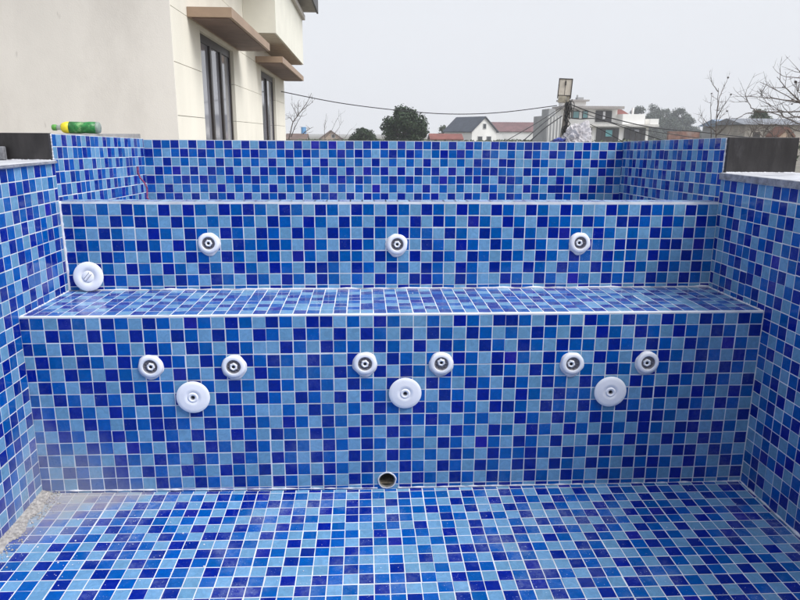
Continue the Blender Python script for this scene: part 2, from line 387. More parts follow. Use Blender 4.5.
# side walls
def side_wall(x, sgn, ztop_near, coping_top, name_label, seed):
    t = empty('side_wall', (x*P, 0, 0), name_label, 'pool wall')
    wp = lambda q: Vector((q.x, q.y, q.z - .55*(q.y-D_)/23.07))
    mb = MB(); n = (sgn, 0, 0)
    us = bounds(REAR, D_, D_-.62); vs = bounds(-.5, ztop_near, ztop_near)
    mosaic(mb, (x,0,0), (0,1,0), (0,0,1), n, us, vs, gen(len(us), len(vs), seed, .55, .07), seed, vio=.03)
    us = bounds(D_+.004, F_, D_+.75); vs = bounds(17, 27.35, 27.35)
    mosaic(mb, (x,0,0), (0,1,0), (0,0,1), n, us, vs, gen(len(us), len(vs), seed+1, .55, .07), seed+1, warp=wp, vio=.03)
    child(mb, 'tiled_face', WALL, t)
    mb = MB(); xo = x - sgn*6.15; a, b = sorted((x - sgn*.02, xo))
    mb.box(a*P, b*P, REAR*P, (D_+.2)*P, -2*P, (ztop_near-.02)*P)
    n0 = len(mb.v); mb.box(a*P, b*P, (D_+.2)*P, F_*P, -2*P, 27.33*P)
    for i in range(n0, len(mb.v)):
        q = mb.v[i]
        if q[2] > 20*P and q[1] > 20*P: mb.v[i] = (q[0], q[1], q[2]-.55*P)
    child(mb, 'masonry', M_cement, t)
    mb = MB(); a, b = sorted((x + sgn*.18, x - sgn*8.2))
    mb.box(a*P, b*P, REAR*P, (D_-.02)*P, (ztop_near+.0)*P, coping_top*P)
    cp = child(mb, 'coping', M_marble, t)
    bv = cp.modifiers.new('bevel', 'BEVEL'); bv.width = .003; bv.segments = 2
    mb = MB(); a, b = sorted((x + sgn*.185, x + sgn*.24))
    mb.box(a*P, b*P, REAR*P, (D_-.03)*P, (ztop_near+.03)*P, (coping_top-.05)*P)
    child(mb, 'coping_edge', plain('raw_stone_edge', (.27, .275, .31), .7, .35, 30, .6, stain=(.5, .5, .52), stain_amt=.7), cp)
    mb = MB(); a, b = sorted((x - sgn*.08, x - sgn*6.22))
    mb.box(a*P, b*P, (D_-.38)*P, (D_+.19)*P, (coping_top+.05)*P, 27.40*P)
    gp = child(mb, 'stone_facing', M_granite, t)
    bv = gp.modifiers.new('bevel', 'BEVEL'); bv.width = .002; bv.segments = 2
    mb = MB(); ragged(mb, (x-sgn*.03, D_-.06, coping_top+.02), (x-sgn*.03, D_-.06, 27.34), .03, .07, seed+5, n=30)
    ragged(mb, (x-sgn*.1, D_-.42, coping_top+.02), (x-sgn*6.2, D_-.42, coping_top+.02), .02, .06, seed+6, n=60)
    if sgn < 0: ragged(mb, (x-.04, 0, 0), (x-.04, -40, -.12), .03, .13, seed+7, n=300)
    ragged(mb, (x+sgn*.04, .1, H1), (x+sgn*.04, D_, H1), .02, .09, seed+8, n=60)
    child(mb, 'mortar_bead', M_white2, t, smooth=True)
    return t
left_wall = side_wall(0, 1, 25.0, 25.27, 'left mosaic side wall of the pool, beside the beige house', 51)
side_wall(W_, -1, 23.85, 24.45, 'right mosaic side wall of the pool, in the darker shade', 61)
# rear wall behind the camera
mb = MB(); us = bounds(0, W_, .4); vs = bounds(-.5, 23.8, 23.8)
mosaic(mb, (0,REAR,0), (1,0,0), (0,0,1), (0,1,0), us, vs, gen(len(us), len(vs), 71), 71)
mb.box(0, W_*P, (REAR-4)*P, (REAR-.02)*P, -2*P, 23.8*P, 0)
tag(mb.build('rear_wall', WALL), 'mosaic wall closing the near end of the pool', 'pool wall')
# mortar caps on top of the raised walls (the bottle lies on the left one)
mb = MB(); mb.box(-6*P, -.35*P, (D_+1.2)*P, (F_+.2)*P, 26.6*P, 27.33*P)
child(mb, 'mortar_cap', M_cement, left_wall)

# mortar spilled along the foot of the left wall
rnd = random.Random(8)
mb = MB(); nx, ny = 26, 90
def mz(i, j):
    x = i/nx*1.9; y = -j/ny*12
    wd = (.85 + .40*noise.noise(Vector((y*.7, 3, 0)))) * (1 if y > -6 else max(.15, 1-(-y-6)/6.5))
    h = .30*max(0, 1-x/wd)**.7 + .07*noise.noise(Vector((x*5, y*5, 1))) + .05*noise.noise(Vector((x*14, y*14, 1)))
    if x/wd > 1: h = -.08
    return Vector((x, y, fl_z(x, y)+h))*P
for i in range(nx):
    for j in range(ny): mb.face([mz(i,j), mz(i,j+1), mz(i+1,j+1), mz(i+1,j)], 0)
for k in range(340):
    x = abs(rnd.gauss(.5, .55)); y = -abs(rnd.gauss(3, 4.5))
    if y < -13: continue
    c_ = Vector((x+.05, y, fl_z(x, y)+.06))*P; r_ = rnd.uniform(.0015, .0055); n0 = len(mb.v)
    for a_, b_ in ((0,0),(1,0),(2,0),(3,0),(4,0)): mb.v.append(tuple(c_ + Vector((r_*math.cos(a_*1.257+k)*rnd.uniform(.6,1.2), r_*math.sin(a_*1.257+k)*rnd.uniform(.6,1.2), 0))))
    mb.v.append(tuple(c_ + Vector((0, 0, r_*.9))))
    for a_ in range(5): mb.f.append((n0+a_, n0+(a_+1)%5, n0+5)); mb.m.append(0); mb.a.append(.5)
o = mb.build('mortar_spill', M_mortar); tag(o, 'rough sandy mortar left along the foot of the left wall', 'mortar'); 

# ---------------------------------------------------------------- jets and fittings
def jet(x, z, yplane, label, sd, group='massage jets in the pool steps', ox=0, oz=0):
    rnd = random.Random(sd)
    t = empty('massage_jet', (x*P, yplane*P-.001, z*P), label, 'pool jet', group)
    ph = rnd.uniform(0, 6)
    mb = MB(); tb = rnd.uniform(.05, .13); fr = lambda a: 1 + tb*math.exp(-((math.sin(a)+1)/.12)**2) + .02*math.sin(3*a+ph) + .02*math.sin(5*a+ph*2) + .012*math.sin(9*a+ph*3)
    Mo = Matrix.Translation((rnd.uniform(-.002,.002), 0, -.003))
    mb.lathe([(.0485, 0), (.0475, .0035), (.040, .005), (.03, .005)], 48, 0, Mo, fr); mb.build('gasket', M_white2, t, True)
    mb = MB(); mb.lathe([(.0435, .002), (.0445, .007), (.0428, .0105), (.037, .0126), (.0305, .0134), (.0280, .0128), (.0268, .0105), (.0265, .002)], 48)
    mb.build('flange', M_white, t, True)
    mb = MB(); mb.lathe([(.0266, .0118), (.0235, .0085), (.0215, .004), (.001, .0035)], 40)
    for k in range(10):      # fins of the eyeball housing
        a = k*math.pi/5; M4 = Matrix.Rotation(-a, 4, 'Y')
        mb.box(.0160, .0235, -.0095, -.0035, -.0008, .0008, 0, M4)
    mb.build('bowl', M_greypl, t, False)
    Mt = Matrix.Translation((ox, -.004, oz)) @ Matrix.Rotation(ox*25, 4, 'Z') @ Matrix.Rotation(oz*25, 4, 'X')
    mb = MB(); f6 = lambda a: 1 + .07*math.cos(6*a+ph)
    mb.lathe([(.0148, 0), (.0142, .007), (.0115, .0095)], 48, 0, Mt, f6); mb.lathe([(.0117, .0094), (.0070, .0098), (.0062, .006)], 48, 0, Mt)
    nz_ = mb.build('nozzle', M_white, t, True)
    mb = MB(); mb.lathe([(.0063, .0062), (.0001, .0060)], 24, 0, Mt); mb.build('nozzle_hole', M_dark, nz_)
jet(11.97, 18.45, D_, 'leftmost of the three jets in the upper backrest wall', 1)
jet(27.89, 18.32, D_, 'middle jet of the three in the upper backrest wall', 2)
jet(43.80, 18.41, D_, 'rightmost of the three jets in the upper backrest wall', 3, ox=-.004)
jet(9.12, 10.57, 0, 'small jet up and left of the left big disc', 4, ox=.002)
jet(15.24, 10.49, 0, 'small jet up and right of the left big disc', 5)
jet(25.07, 10.60, 0, 'small jet up and left of the middle big disc', 6)
jet(30.87, 10.53, 0, 'small jet up and right of the middle big disc, nozzle pointing up', 7, oz=.006)
jet(41.04, 10.40, 0, 'small jet up and left of the right big disc, nozzle turned left', 8, ox=-.006)
jet(46.95, 10.41, 0, 'small jet up and right of the right big disc', 9, ox=-.004)
def disc(x, z, label, sd, tx, tz):
    t = empty('return_inlet', (x*P, -.001, z*P), label, 'pool inlet', 'large round inlet discs on the lower step')
    mb = MB(); mb.lathe([(.026, 0), (.026, .012)], 32); mb.build('stem', M_greypl, t)
    Mt = Matrix.Translation((0, -.010, 0)) @ Matrix.Rotation(tx, 4, 'Z') @ Matrix.Rotation(tz, 4, 'X')
    mb = MB(); mb.lathe([(.02, 0), (.061, 0), (.0635, .0012), (.0638, .0030), (.0626, .0042), (.050, .0056), (.035, .0068), (.0225, .0076), (.0218, .0066), (.0196, .0066), (.0188, .0082), (.0160, .0098), (.0130, .0098), (.0110, .0080), (.0085, .0078)], 64, 0, Mt)
    pl = mb.build('cover_disc', M_white, t, True)
    mb = MB(); mb.lathe([(.0086, .0079), (.0066, .0060), (.0055, .003)], 24, 0, Mt); mb.build('eyelet', M_greypl, pl, True)
    mb = MB(); mb.lathe([(.0056, .0032), (.0001, .003)], 20, 0, Mt); mb.build('hole', M_dark, pl)
disc(12.12, 8.13, 'big white disc between the two jets at the left of the lower step', 1, .02, -.03)
disc(28.13, 8.21, 'big white disc between the two jets in the middle of the lower step', 2, -.01, .02)
disc(44.14, 8.09, 'big white disc between the two jets at the right of the lower step', 3, -.05, .02)
t = empty('drain_cover', (1.88*P, (D_-.12)*P, (H1+1.28)*P), 'round white cover plate with a slotted cap leaning at the left end of the seat', 'cover plate')
t.rotation_euler = (R(-7), 0, 0); t.location.y -= .012
mb = MB(); mb.lathe([(.001, 0), (.061, 0), (.0635, .0015), (.0635, .0045), (.061, .0065), (.045, .0075), (.0265, .0078), (.0258, .0062), (.0240, .0062)], 64); mb.build('plate', M_white, t, True)
mb = MB(); mb.lathe([(.0241, .0060), (.0236, .0098), (.022, .0108), (.001, .0108)], 48); cap_ = mb.build('slotted_cap', M_white, t, True)
mb = MB(); Ms = Matrix.Rotation(R(-50), 4, 'Y'); mb.box(-.019, .019, -.0112, -.0100, -.0075, -.0050, 0, Ms); mb.box(-.019, .019, -.0112, -.0100, .0050, .0075, 0, Ms)
mb.build('slot_edge', plain('grey_line', (.30, .30, .33), .5), cap_)
mb = MB(); mb.box(-.017, .017, -.0148, -.0109, -.0035, .0035, 0, Ms); g_ = mb.build('grip_bar', M_white, cap_)
# open pipe at the foot of the lower step
t = empty('drain_pipe', (HOLE[0]*P, 0, HOLE[1]*P), 'open round pipe mouth with brown silt at the foot of the lower step', 'drain pipe')
mb = MB(); fr = lambda a: 1 + .02*math.sin(2*a+1) + .02*math.sin(5*a) + .012*math.sin(11*a)
mb.lathe([(.0375, -.002), (.0372, .003), (.0335, .0045), (.0318, .002)], 64, 0, None, fr); mb.build('sealant_ring', M_white2, t, True)
mb = MB(); mb.lathe([(.0325, .003), (.0305, .003), (.0300, -.13)], 48); mb.build('pipe', plain('old_grey_pvc', (.16, .15, .13), .5, .4, 40), t, True)
mb = MB(); mb.lathe([(.0300, -.125), (.0005, -.125)], 32)
for k in range(40):
    a0 = -math.pi/2 + (rnd.random()-.5)*2.0; y = rnd.uniform(.005, .12)
for j in range(14):
    y0, y1 = .004+j*.009, .004+(j+1)*.009
    h0, h1 = -.017+.010*(j/14)+.002*math.sin(j*2.1), -.017+.010*((j+1)/14)+.002*math.sin((j+1)*2.1)
    w0, w1 = math.sqrt(.0299**2-h0*h0), math.sqrt(.0299**2-h1*h1)
    mb.face([(-w0,y0,h0),(w0,y0,h0),(w1,y1,h1),(-w1,y1,h1)], 0)
mb.build('silt', M_silt, t)
# small lumps of white sealant around the pipe and crumbs on the floor near it
mb = MB(); rnd = random.Random(77)
def blob(mb, c, r, m=0, fl=.6, k=7):
    n0 = len(mb.v); c = Vector(c)
    for i in range(1, 4):
        ph = math.pi*i/4
        for j in range(k):
            th = 2*math.pi*j/k; rr = r*rnd.uniform(.7, 1.2)
            mb.v.append(tuple(c + Vector((rr*math.sin(ph)*math.cos(th), rr*math.sin(ph)*math.sin(th), rr*fl*math.cos(ph)))))
    for i in range(2):
        for j in range(k):
            mb.f.append((n0+i*k+j, n0+(i+1)*k+j, n0+(i+1)*k+(j+1)%k, n0+i*k+(j+1)%k)); mb.m.append(m); mb.a.append(.5)
    mb.f.append(tuple(n0+j for j in range(k))); mb.f.append(tuple(n0+2*k+j for j in range(k))[::-1]); mb.m += [m, m]; mb.a += [.5, .5]
for i in range(230):
    x = rnd.uniform(.5, 55); y = -abs(rnd.gauss(0, 9))
    if i < 110: x = abs(rnd.gauss(0, 7)) + .6; y = -rnd.uniform(.1, 12)
    if x > 55.3 or y < -24: continue
    blob(mb, Vector((x, y, fl_z(x, y)+.05))*P, rnd.uniform(.0008, .0020) if rnd.random() < .95 else .0035)
stuff(tag(mb.build('grout_crumbs', M_white2), 'white crumbs of grout scattered over the mosaic floor', 'grout crumbs'))
mb = MB()
for i in range(26):
    x = rnd.uniform(1, 55); y = rnd.uniform(.6, 8.2); blob(mb, Vector((x, y, H1+.03))*P, rnd.uniform(.001, .003))
stuff(tag(mb.build('seat_crumbs', M_white2), 'tiny crumbs of grout lying on the step seat', 'grout crumbs'))

# bottle lying on the left wall
M_green = plain('green_label', (.03, .20, .05), .3, .35, 70, .1, stain=(.35, .55, .25), stain_amt=.9)
M_yel = plain('yellow_label', (.72, .60, .03), .35, .12, 60, .05)
M_pet, nt_, b_ = new_mat('clear_plastic'); b_.inputs['Base Color'].default_value = (.55, .62, .55, 1); b_.inputs['Roughness'].default_value = .15
b_.inputs['Transmission Weight'].default_value = .55; b_.inputs['IOR'].default_value = 1.3
M_cap = plain('green_cap', (.10, .32, .06), .4, .1, 50)
BX, BY, BZ = -.004, 19.4*P, 27.33*P+.033
t = empty('drink_bottle', (BX, BY, 27.33*P), 'green and yellow plastic drink bottle lying on the left wall', 'bottle')
def bx_lathe(prof, name, mat, dent=0):
    mb = MB(); n0 = 0; k = 28
    for x, r in prof:
        for j in range(k):
            a = 2*math.pi*j/k; rr = r*(1 + dent*math.sin(3*a+x*60))
            mb.v.append((x, rr*math.cos(a), .033 + rr*math.sin(a) + (-.03*x*0)))
    for i in range(len(prof)-1):
        for j in range(k): mb.f.append((i*k+j, (i+1)*k+j, (i+1)*k+(j+1)%k, i*k+(j+1)%k)); mb.m.append(0); mb.a.append(.5)
    mb.f.append(tuple(range(k))); mb.f.append(tuple((len(prof)-1)*k+j for j in range(k))[::-1]); mb.m += [0,0]; mb.a += [.5,.5]
    return mb.build(name, mat, t, True)
bx_lathe([(-.001, .020), (-.004, .029), (-.012, .0315), (-.025, .0312), (-.026, .029), (-.165, .029), (-.185, .027), (-.205, .018), (-.22, .0135), (-.238, .013)], 'body', M_pet, .0)
bx_lathe([(-.018, .0318), (-.06, .0322), (-.085, .0300), (-.11, .0322), (-.163, .0322)], 'green_wrapper', M_green, .02)
bx_lathe([(-.1632, .0320), (-.185, .031), (-.200, .027), (-.207, .022)], 'yellow_wrapper', M_yel, .03)
bx_lathe([(-.236, .0155), (-.241, .0165), (-.256, .0165), (-.259, .0145)], 'cap', M_cap)
t.scale = (.88, .88, .88)
# rough grey stone leaning on the left coping
mb = MB(); mb.box(-6.2*P, -3.35*P, (D_-1.1)*P, (D_-.6)*P, 25.28*P, 26.35*P)
o = mb.build('stone_offcut', M_greystone); tag(o, 'small grey stone offcut standing against the left black facing', 'stone'); bv = o.modifiers.new('bevel', 'BEVEL'); bv.width = .004
# purple-red rod standing in the far left corner of the basin
mb = MB(); p0 = at(137, 167, 0.0001+(28-(-48.2545))*P); p1 = at(151, 203, (26-(-48.2545))*P)
pp = [p0.lerp(p1, k/7) + Vector((rnd.uniform(-.012,.012), 0, rnd.uniform(-.004,.004))) for k in range(8)]
pp.append(Vector((pp[-1].x+.03, pp[-1].y-.02, 17.1*P)))
mb.tube(pp, .0045, 0, 6); 
tag(mb.build('wire_rod', plain('red_purple_wire', (.22, .03, .09), .5, .5, 60)), 'thin crooked red and purple wire leaning in the far left corner of the basin', 'wire')
# crumpled sack on the far wall
M_sack = plain('white_plastic_sack', (.50, .475, .48), .45, .2, 25, .2, stain=(.17, .155, .18), stain_amt=.7)
M_blue = plain('blue_plastic', (.05, .07, .30), .4, .3, 30)
sx0 = at(573, 141, (F_+1.8+48.2545)*P)
t = empty('crumpled_sack', (sx0.x, sx0.y, (TF-.06)*P), 'crumpled white plastic sack heaped on the far wall in front of the utility pole', 'sack')
def crumple(cx, cz, rx, rz, ry, seed, mat, name, amp=.35):
    mb = MB(); nu, nv = 120, 60
    def q(i, j):
        th = 2*math.pi*i/nu; ph = math.pi*.5*j/nv
        d = Vector((math.cos(th)*math.cos(ph), math.sin(th)*math.cos(ph), math.sin(ph)))
        e_ = Vector((d.x+d.z*.9, d.y*.6, d.z*.45-d.x*.5))
        wr = lambda f, o: 1-abs(noise.noise(e_*f+Vector((seed+o, o, 0))))*3.2
        r = .92 + amp*(noise.noise(d*1.6+Vector((seed,0,0)))*1.4 + .40*wr(3.2, 0) + .22*wr(7, 3) + .10*wr(15, 6))
        return (cx + (d.x + .22*d.z)*rx*r, d.y*ry*r, max(0, cz + (d.z*(1+.3*d.x))*rz*r))
    for i in range(nu):
        for j in range(nv): mb.face([q(i,j), q((i+1)%nu,j), q((i+1)%nu,j+1), q(i,j+1)], 0)
    mb.build(name, mat, t)
crumple(.012, -.004, .100, .118, .07, 5, M_sack, 'sack_body', .24)
crumple(-.085, -.002, .055, .028, .05, 9, M_blue, 'blue_flap', .3)

# ---------------------------------------------------------------- surroundings
GZ = -.10
M_ground = plain('yard_ground', (.17, .155, .125), .95, .25, .25, .4, bscale=6, stain=(.06, .085, .03), stain_amt=.85)
mb = MB(); mb.face([(-2500,-600,GZ),(2500,-600,GZ),(2500,3500,GZ),(-2500,3500,GZ)]); struct(mb.build('ground', M_ground))
M_beige = plain('beige_render', (.80, .75, .68), .9, .04, 1.3, .15, bscale=60, stain=(.50, .45, .40), stain_amt=.3, stretch=(1,1,.4), spots=(.30, .26, .23))
M_cream = plain('cream_paint', (.82, .78, .68), .85, .04, 2.0, .15, bscale=60, stain=(.55, .48, .38), stain_amt=.18, stretch=(1,1,.35))
M_groove = plain('groove_dark', (.20, .18, .15), .9)
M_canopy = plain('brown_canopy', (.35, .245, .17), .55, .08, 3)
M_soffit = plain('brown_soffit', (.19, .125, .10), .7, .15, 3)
M_frame = plain('dark_brown_frame', (.035, .027, .024), .4, .2, 20)
def glass(name, col, rough=.06):
    m, nt, b = new_mat(name); b.inputs['Base Color'].default_value = (*col, 1); b.inputs['Roughness'].default_value = rough
    b.inputs['Specular IOR Level'].default_value = .9
    g = N(nt, 'ShaderNodeNewGeometry'); n = N(nt, 'ShaderNodeTexNoise', Scale=1.5); nt.links.new(g.outputs['Position'], n.inputs['Vector'])
    bp = N(nt, 'ShaderNodeBump', Strength=.1, Distance=.02); nt.links.new(n.outputs['Fac'], bp.inputs['Height']); nt.links.new(bp.outputs[0], b.inputs['Normal'])
    return m
M_glass = glass('window_glass', (.26, .26, .29))
# villa
XW = CAM.x - 2.33; EY = CAM.z
yc = on_x(178, 125, XW).y
v = empty('villa', (XW, yc, GZ), 'cream and beige two storey house close by on the left with brown canopies', 'house')
def yat(px): return on_x(px, 110, XW).y
w1a, w1b, w2a, w2b, yend = yat(204.5), yat(236), yat(262.5), yat(276), yat(285)
HT = EY + 1.43
mb = MB(); mb.box(XW-9, XW-.25, yc, yc+.25, GZ, EY+7); mb.box(XW-.25, XW-.0, yc-.0, yc+.02, GZ, EY+7); child(mb, 'gable_wall', M_beige, v)
mb = MB(); gr = [GZ] + [EY+.215+.645*k for k in range(-1, 12)] + [EY+7]
hid = lambda a, b, z0, z1: mb.box(XW-.25, XW, a, b, z0, z1)
for k in range(len(gr)-1):
    z0, z1 = gr[k] + (.004 if k else 0), gr[k+1]-.004
    segs = [(yc+.021, w1a), (w1b, w2a), (w2b, yend)]
    if z0 >= HT-.02: hid(yc+.021, yend, z0, z1)
    elif z1 > HT:
        for a, b in segs: hid(a, b, z0, z1)
        hid(w1a, w1b, HT, z1); hid(w2a, w2b, HT, z1)
    else:
        for a, b in segs: hid(a, b, z0, z1)
child(mb, 'side_wall', M_cream, v)
mb = MB(); mb.box(XW-.4, XW-.252, yc+.3, w1a-.02, GZ, EY+7)
for k in range(1, len(gr)-1):
    for a, b in ([(yc+.03, yend-.02)] if gr[k] > HT else [(yc+.03, w1a), (w1b, w2a), (w2b, yend-.02)]): mb.box(XW-.24, XW-.018, a, b, gr[k]-.0039, gr[k]+.0039)
child(mb, 'wall_groove', M_groove, v)
mb = MB(); mb.box(XW-9, XW-.251, yend-.25, yend, GZ, EY+7); child(mb, 'rear_wall', M_cream, v)
def villa_window(a, b, n):
    mb = MB(); x0, x1 = XW-.16, XW-.06; z0, z1 = GZ+.3, HT; fw = .08
    mb.box(x0, x1, a, a+fw, z0, z1); mb.box(x0, x1, b-fw, b, z0, z1); mb.box(x0, x1, a+fw, b-fw, z1-.12, z1); mb.box(x0, x1, a+fw, b-fw, z0, z0+.15)
    pw = (b-a-2*fw)/n
    for k in range(1, n): mb.box(x0+.002, x1+.012, a+fw+pw*k-.055, a+fw+pw*k+.055, z0+.15, z1-.12)
    for k in range(n): mb.box(x0+.01, x1-.02, a+fw+pw*k+.055, a+fw+pw*(k+1)-.055, z0+.9, z0+.97)
    f = child(mb, 'window', M_frame, v)
    mb = MB()
    mb.box(x1-.035, x1-.025, a+fw, b-fw, z0+.15, z1-.12); g = child(mb, 'pane', M_glass, f)
    mb = MB(); mb.box(x0-.14, x0+.02, a+.001, b-.001, z0, z1)
    mb2 = MB(); mb2.box(XW-.6, XW-.55, a-.5, b+.5, z0, z1+.2); child(mb2, 'curtain', plain('grey_curtain', (.30, .30, .32), .9), f)
    return f
villa_window(w1a, w1b, 3); villa_window(w2a, w2b, 2)
def canopy(pa, pb, out_x, zb, th):
    ya, yb = yat(pa), pb
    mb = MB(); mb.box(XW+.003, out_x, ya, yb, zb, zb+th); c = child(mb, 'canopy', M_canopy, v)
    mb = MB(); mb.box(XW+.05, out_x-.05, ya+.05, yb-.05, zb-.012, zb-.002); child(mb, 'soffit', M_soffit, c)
XO = CAM.x - 1.74
canopy(193, on_x(270, 54, XO).y, XO, EY+1.50, .125); canopy(257.5, yend-.15, XO, EY+1.50, .125)
XB = CAM.x - 1.70; yb1, yb2 = on_x(276, 33, XB).y, on_x(303.5, 67, XB).y; zb = on_x(276, 33, XB).z
M_cream2 = plain('cream_paint_bay', (.78, .76, .67), .85, .04, 2.0, .15, bscale=60)
mb = MB(); mb.box(XW+.003, XB, yb1, yb2, zb, on_x(304.5, 19, XB+.08).z-.003); bal = child(mb, 'bay', M_cream2, v)
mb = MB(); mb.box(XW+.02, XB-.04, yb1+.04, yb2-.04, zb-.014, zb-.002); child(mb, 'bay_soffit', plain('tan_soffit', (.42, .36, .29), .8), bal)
ZS = on_x(304.5, 19, XB+.08).z; mb = MB(); mb.box(XW+.003, XB+.08, yb1-.06, yb2+.03, ZS, ZS+.12); child(mb, 'bay_sill', plain('stone_sill', (.50, .46, .42), .7), bal)
RC = on_x(316.5, 12.5, XB+.35); mb = MB(); mb.box(XW-9.3, XB+.35, yb1-6.0, RC.y, RC.z, RC.z+.14); rf = child(mb, 'roof_slab', plain('taupe_soffit', (.36, .33, .30), .8), v)
mb = MB(); mb.box(XB+.352, XB+.40, yb1-6.0, RC.y+.05, RC.z-.03, RC.z+.4); child(mb, 'fascia', plain('dark_fascia', (.05, .045, .045), .5), rf)

M_dglass = glass('far_dark_glass', (.03, .035, .04), .2)
# ---- generic houses
def house(name, c, wid, dep, eave, ridge, rot, label, wall, roof, cat='house', over=.25, wins=(), dark=M_frame, group=None):
    """gable house: local +x runs along the gable width, +y along the ridge (away from the camera)"""
    t = empty(name, (c.x, c.y, GZ), label, cat, group, rz=rot)
    mb = MB(); h = wid/2; e, rg = eave-GZ, ridge-GZ
    mb.face([(-h,0,0),(h,0,0),(h,0,e),(0,0,rg),(-h,0,e)]); mb.face([(h,dep,0),(-h,dep,0),(-h,dep,e),(0,dep,rg),(h,dep,e)])
    mb.face([(-h,dep,0),(-h,0,0),(-h,0,e),(-h,dep,e)]); mb.face([(h,0,0),(h,dep,0),(h,dep,e),(h,0,e)])
    mb.build('wall', wall, t)
    mb = MB(); sl = (rg-e)/h
    for s in (-1, 1):
        a = Vector((0, -over, rg+.03)); b = Vector((s*(h+over), -over, e-sl*over+.03)); L = Vector((0, dep+2*over, 0)); T = Vector((0,0,.16))
        q = [a, b, b+L, a+L]; q2 = [p+T for p in q]
        mb.face(q); mb.face(q2)
        for k in range(4): mb.face([q[k], q[(k+1)%4], q2[(k+1)%4], q2[k]])
    mb.build('roof', roof, t)
    for (x0, x1, z0, z1) in wins:
        mb = MB(); mb.box(x0, x1, -.06, .02, z0-GZ, z1-GZ); f = mb.build('window', M_white if False else plain('pale_frame', (.45,.45,.45), .6), t)
        mb = MB(); mb.box(x0+.08, x1-.08, -.075, -.061, z0-GZ+.08, z1-GZ-.08); mb.build('pane', M_dglass, f)
    return t
def roofmat(name, col): return plain(name, col, .8, .2, .9, .6, bscale=9, stain=tuple(c*.55 for c in col), stain_amt=.5)
M_slate, M_red, M_pink, M_brn = roofmat('slate_roof', (.055, .065, .085)), roofmat('red_roof', (.20, .065, .05)), roofmat('faded_red_roof', (.15, .075, .075)), roofmat('brown_roof', (.13, .08, .06))
M_wht = plain('far_white_wall', (.74, .73, .70), .9, .08, .5, 0, stain=(.35, .34, .32), stain_amt=.4)
M_gry = plain('far_grey_wall', (.36, .36, .36), .9, .12, .5, 0, stain=(.2, .2, .2), stain_amt=.4)
M_tan = plain('far_tan_wall', (.42, .31, .23), .9, .12, .5, 0)
d = 110; s_ = d/F_PX
c = at(484, 140, d); RG, EV = at(484, 117.5, d).z, at(471, 131, d).z
hs_ = house('gable_house', c, 30*s_, 7.5, EV, RG, R(28), 'white gabled house with a dark slate roof, left of the pink roofed one', M_wht, M_slate, over=.3,
      wins=((-1.35, -.35, EY-1.6, EY-.2), (.45, 1.45, EY-1.6, EY-.2), (-.35, .35, at(484,129,d).z, at(484,123.5,d).z)))
mb = MB(); L0 = at(446, 138, d-1); 
d = 96; c = at(446, 140, d)
house('low_shed', c + Vector((2.1, 1, 0)), 3.4, 4.2, at(446,139.5,d).z, at(446,135,d).z, R(90), 'low shed with a bright red roof in front of the slate roofed house', M_gry, M_red, 'shed')
d = 150; c = at(515, 140, d)
house('pink_roofed_house', c + Vector((5.2, 3, 0)), 7, 10.4, at(515,131.5,d).z, at(515,122.8,d).z, R(90), 'long low house with a faded pink tiled roof', M_wht, M_pink)
d = 150; c = at(331, 140, d)
house('brown_gable_house', c, 28*d/F_PX, 8, at(331,141.5,d).z, at(331,131,d).z, R(4), 'small tan gable house with a round vent, behind bare twigs', M_tan, M_brn, over=.35, wins=((.1, .9, at(331,138,d).z, at(331,134.5,d).z),))
d = 130; c = at(297, 140, d)
house('dark_roofed_house', c + Vector((1.8, 1, 0)), 5, 3.6, at(297,139.5,d).z, at(297,134.6,d).z, R(90), 'low house with a dark brown roof beside the villa corner', M_wht, M_brn)
c0, c1 = at(300, 134, d), at(305, 127, d)
mb = MB(); r_ = (c1.x-c0.x)/2; t = empty('water_tank', ((c0.x+c1.x)/2, c0.y+2.5, c0.z-.2), 'blue rooftop water tank beside the bare branches', 'water tank')
k = 16; 
for zz, rr in ((0, r_), (1.3, r_)):
    for j in range(k): mb.v.append((rr*math.cos(2*math.pi*j/k), rr*math.sin(2*math.pi*j/k), zz+.2))
for j in range(k): mb.f.append((j, (j+1)%k, k+(j+1)%k, k+j)); mb.m.append(0); mb.a.append(.5)
mb.f.append(tuple(range(k, 2*k))); mb.m.append(0); mb.a.append(.5)
mb.build('barrel', plain('tank_blue', (.10, .32, .62), .5), t)
mb = MB(); mb.box(-r_*.9, r_*.9, -r_*.9, r_*.9, -.6, .19); mb.build('stand', M_gry, t)

# ---- white modern building
d = 90; k_ = d/F_PX
def rect(px0, px1, py0, py1, d):
    a, b = at(px0, py1, d), at(px1, py0, d); return a.x, b.x, a.z, b.z
B0 = at(600, 141, d)
t = empty('modern_building', (B0.x, B0.y, GZ), 'white flat roofed modern building with dark windows behind the utility pole', 'building')
def bpart(name, r, y0, y1, mat, par=None, to_ground=False, base=d):
    x0, x1, z0, z1 = rect(*r, base); mb = MB(); mb.box(x0, x1, B0.y+y0, B0.y+y1, GZ if to_ground else z0, z1)
    return child(mb, name, mat, par or t)
M_pure = plain('fresh_white_wall', (.90, .88, .84), .85, .05, .8, 0)
M_panel = plain('charcoal_panel', (.035, .033, .036), .5, .2, 1.0, 0)
M_teal = glass('teal_glass', (.10, .32, .34), .1)
M_slab = plain('taupe_slab_edge', (.34, .31, .29), .8)
bpart('wall', (567, 626, 108.2, 125, ), 3, 6, M_pure, to_ground=True)
bpart('roof_slab', (565, 629, 105.8, 108), 1.5, 6.3, M_slab)
pn = bpart('penthouse', (571, 596, 99.8, 105.7), 4, 5.8, M_pure)
bpart('penthouse_roof', (569, 598.5, 98.3, 99.7), 3.5, 6, M_slab, pn)
bpart('roof_tank', (588, 594.5, 95.5, 98.2), 4.4, 5.4, M_gry, pn)
bpart('vent_pipe', (588, 589.2, 93, 95.4), 4.6, 4.9, M_gry, pn)
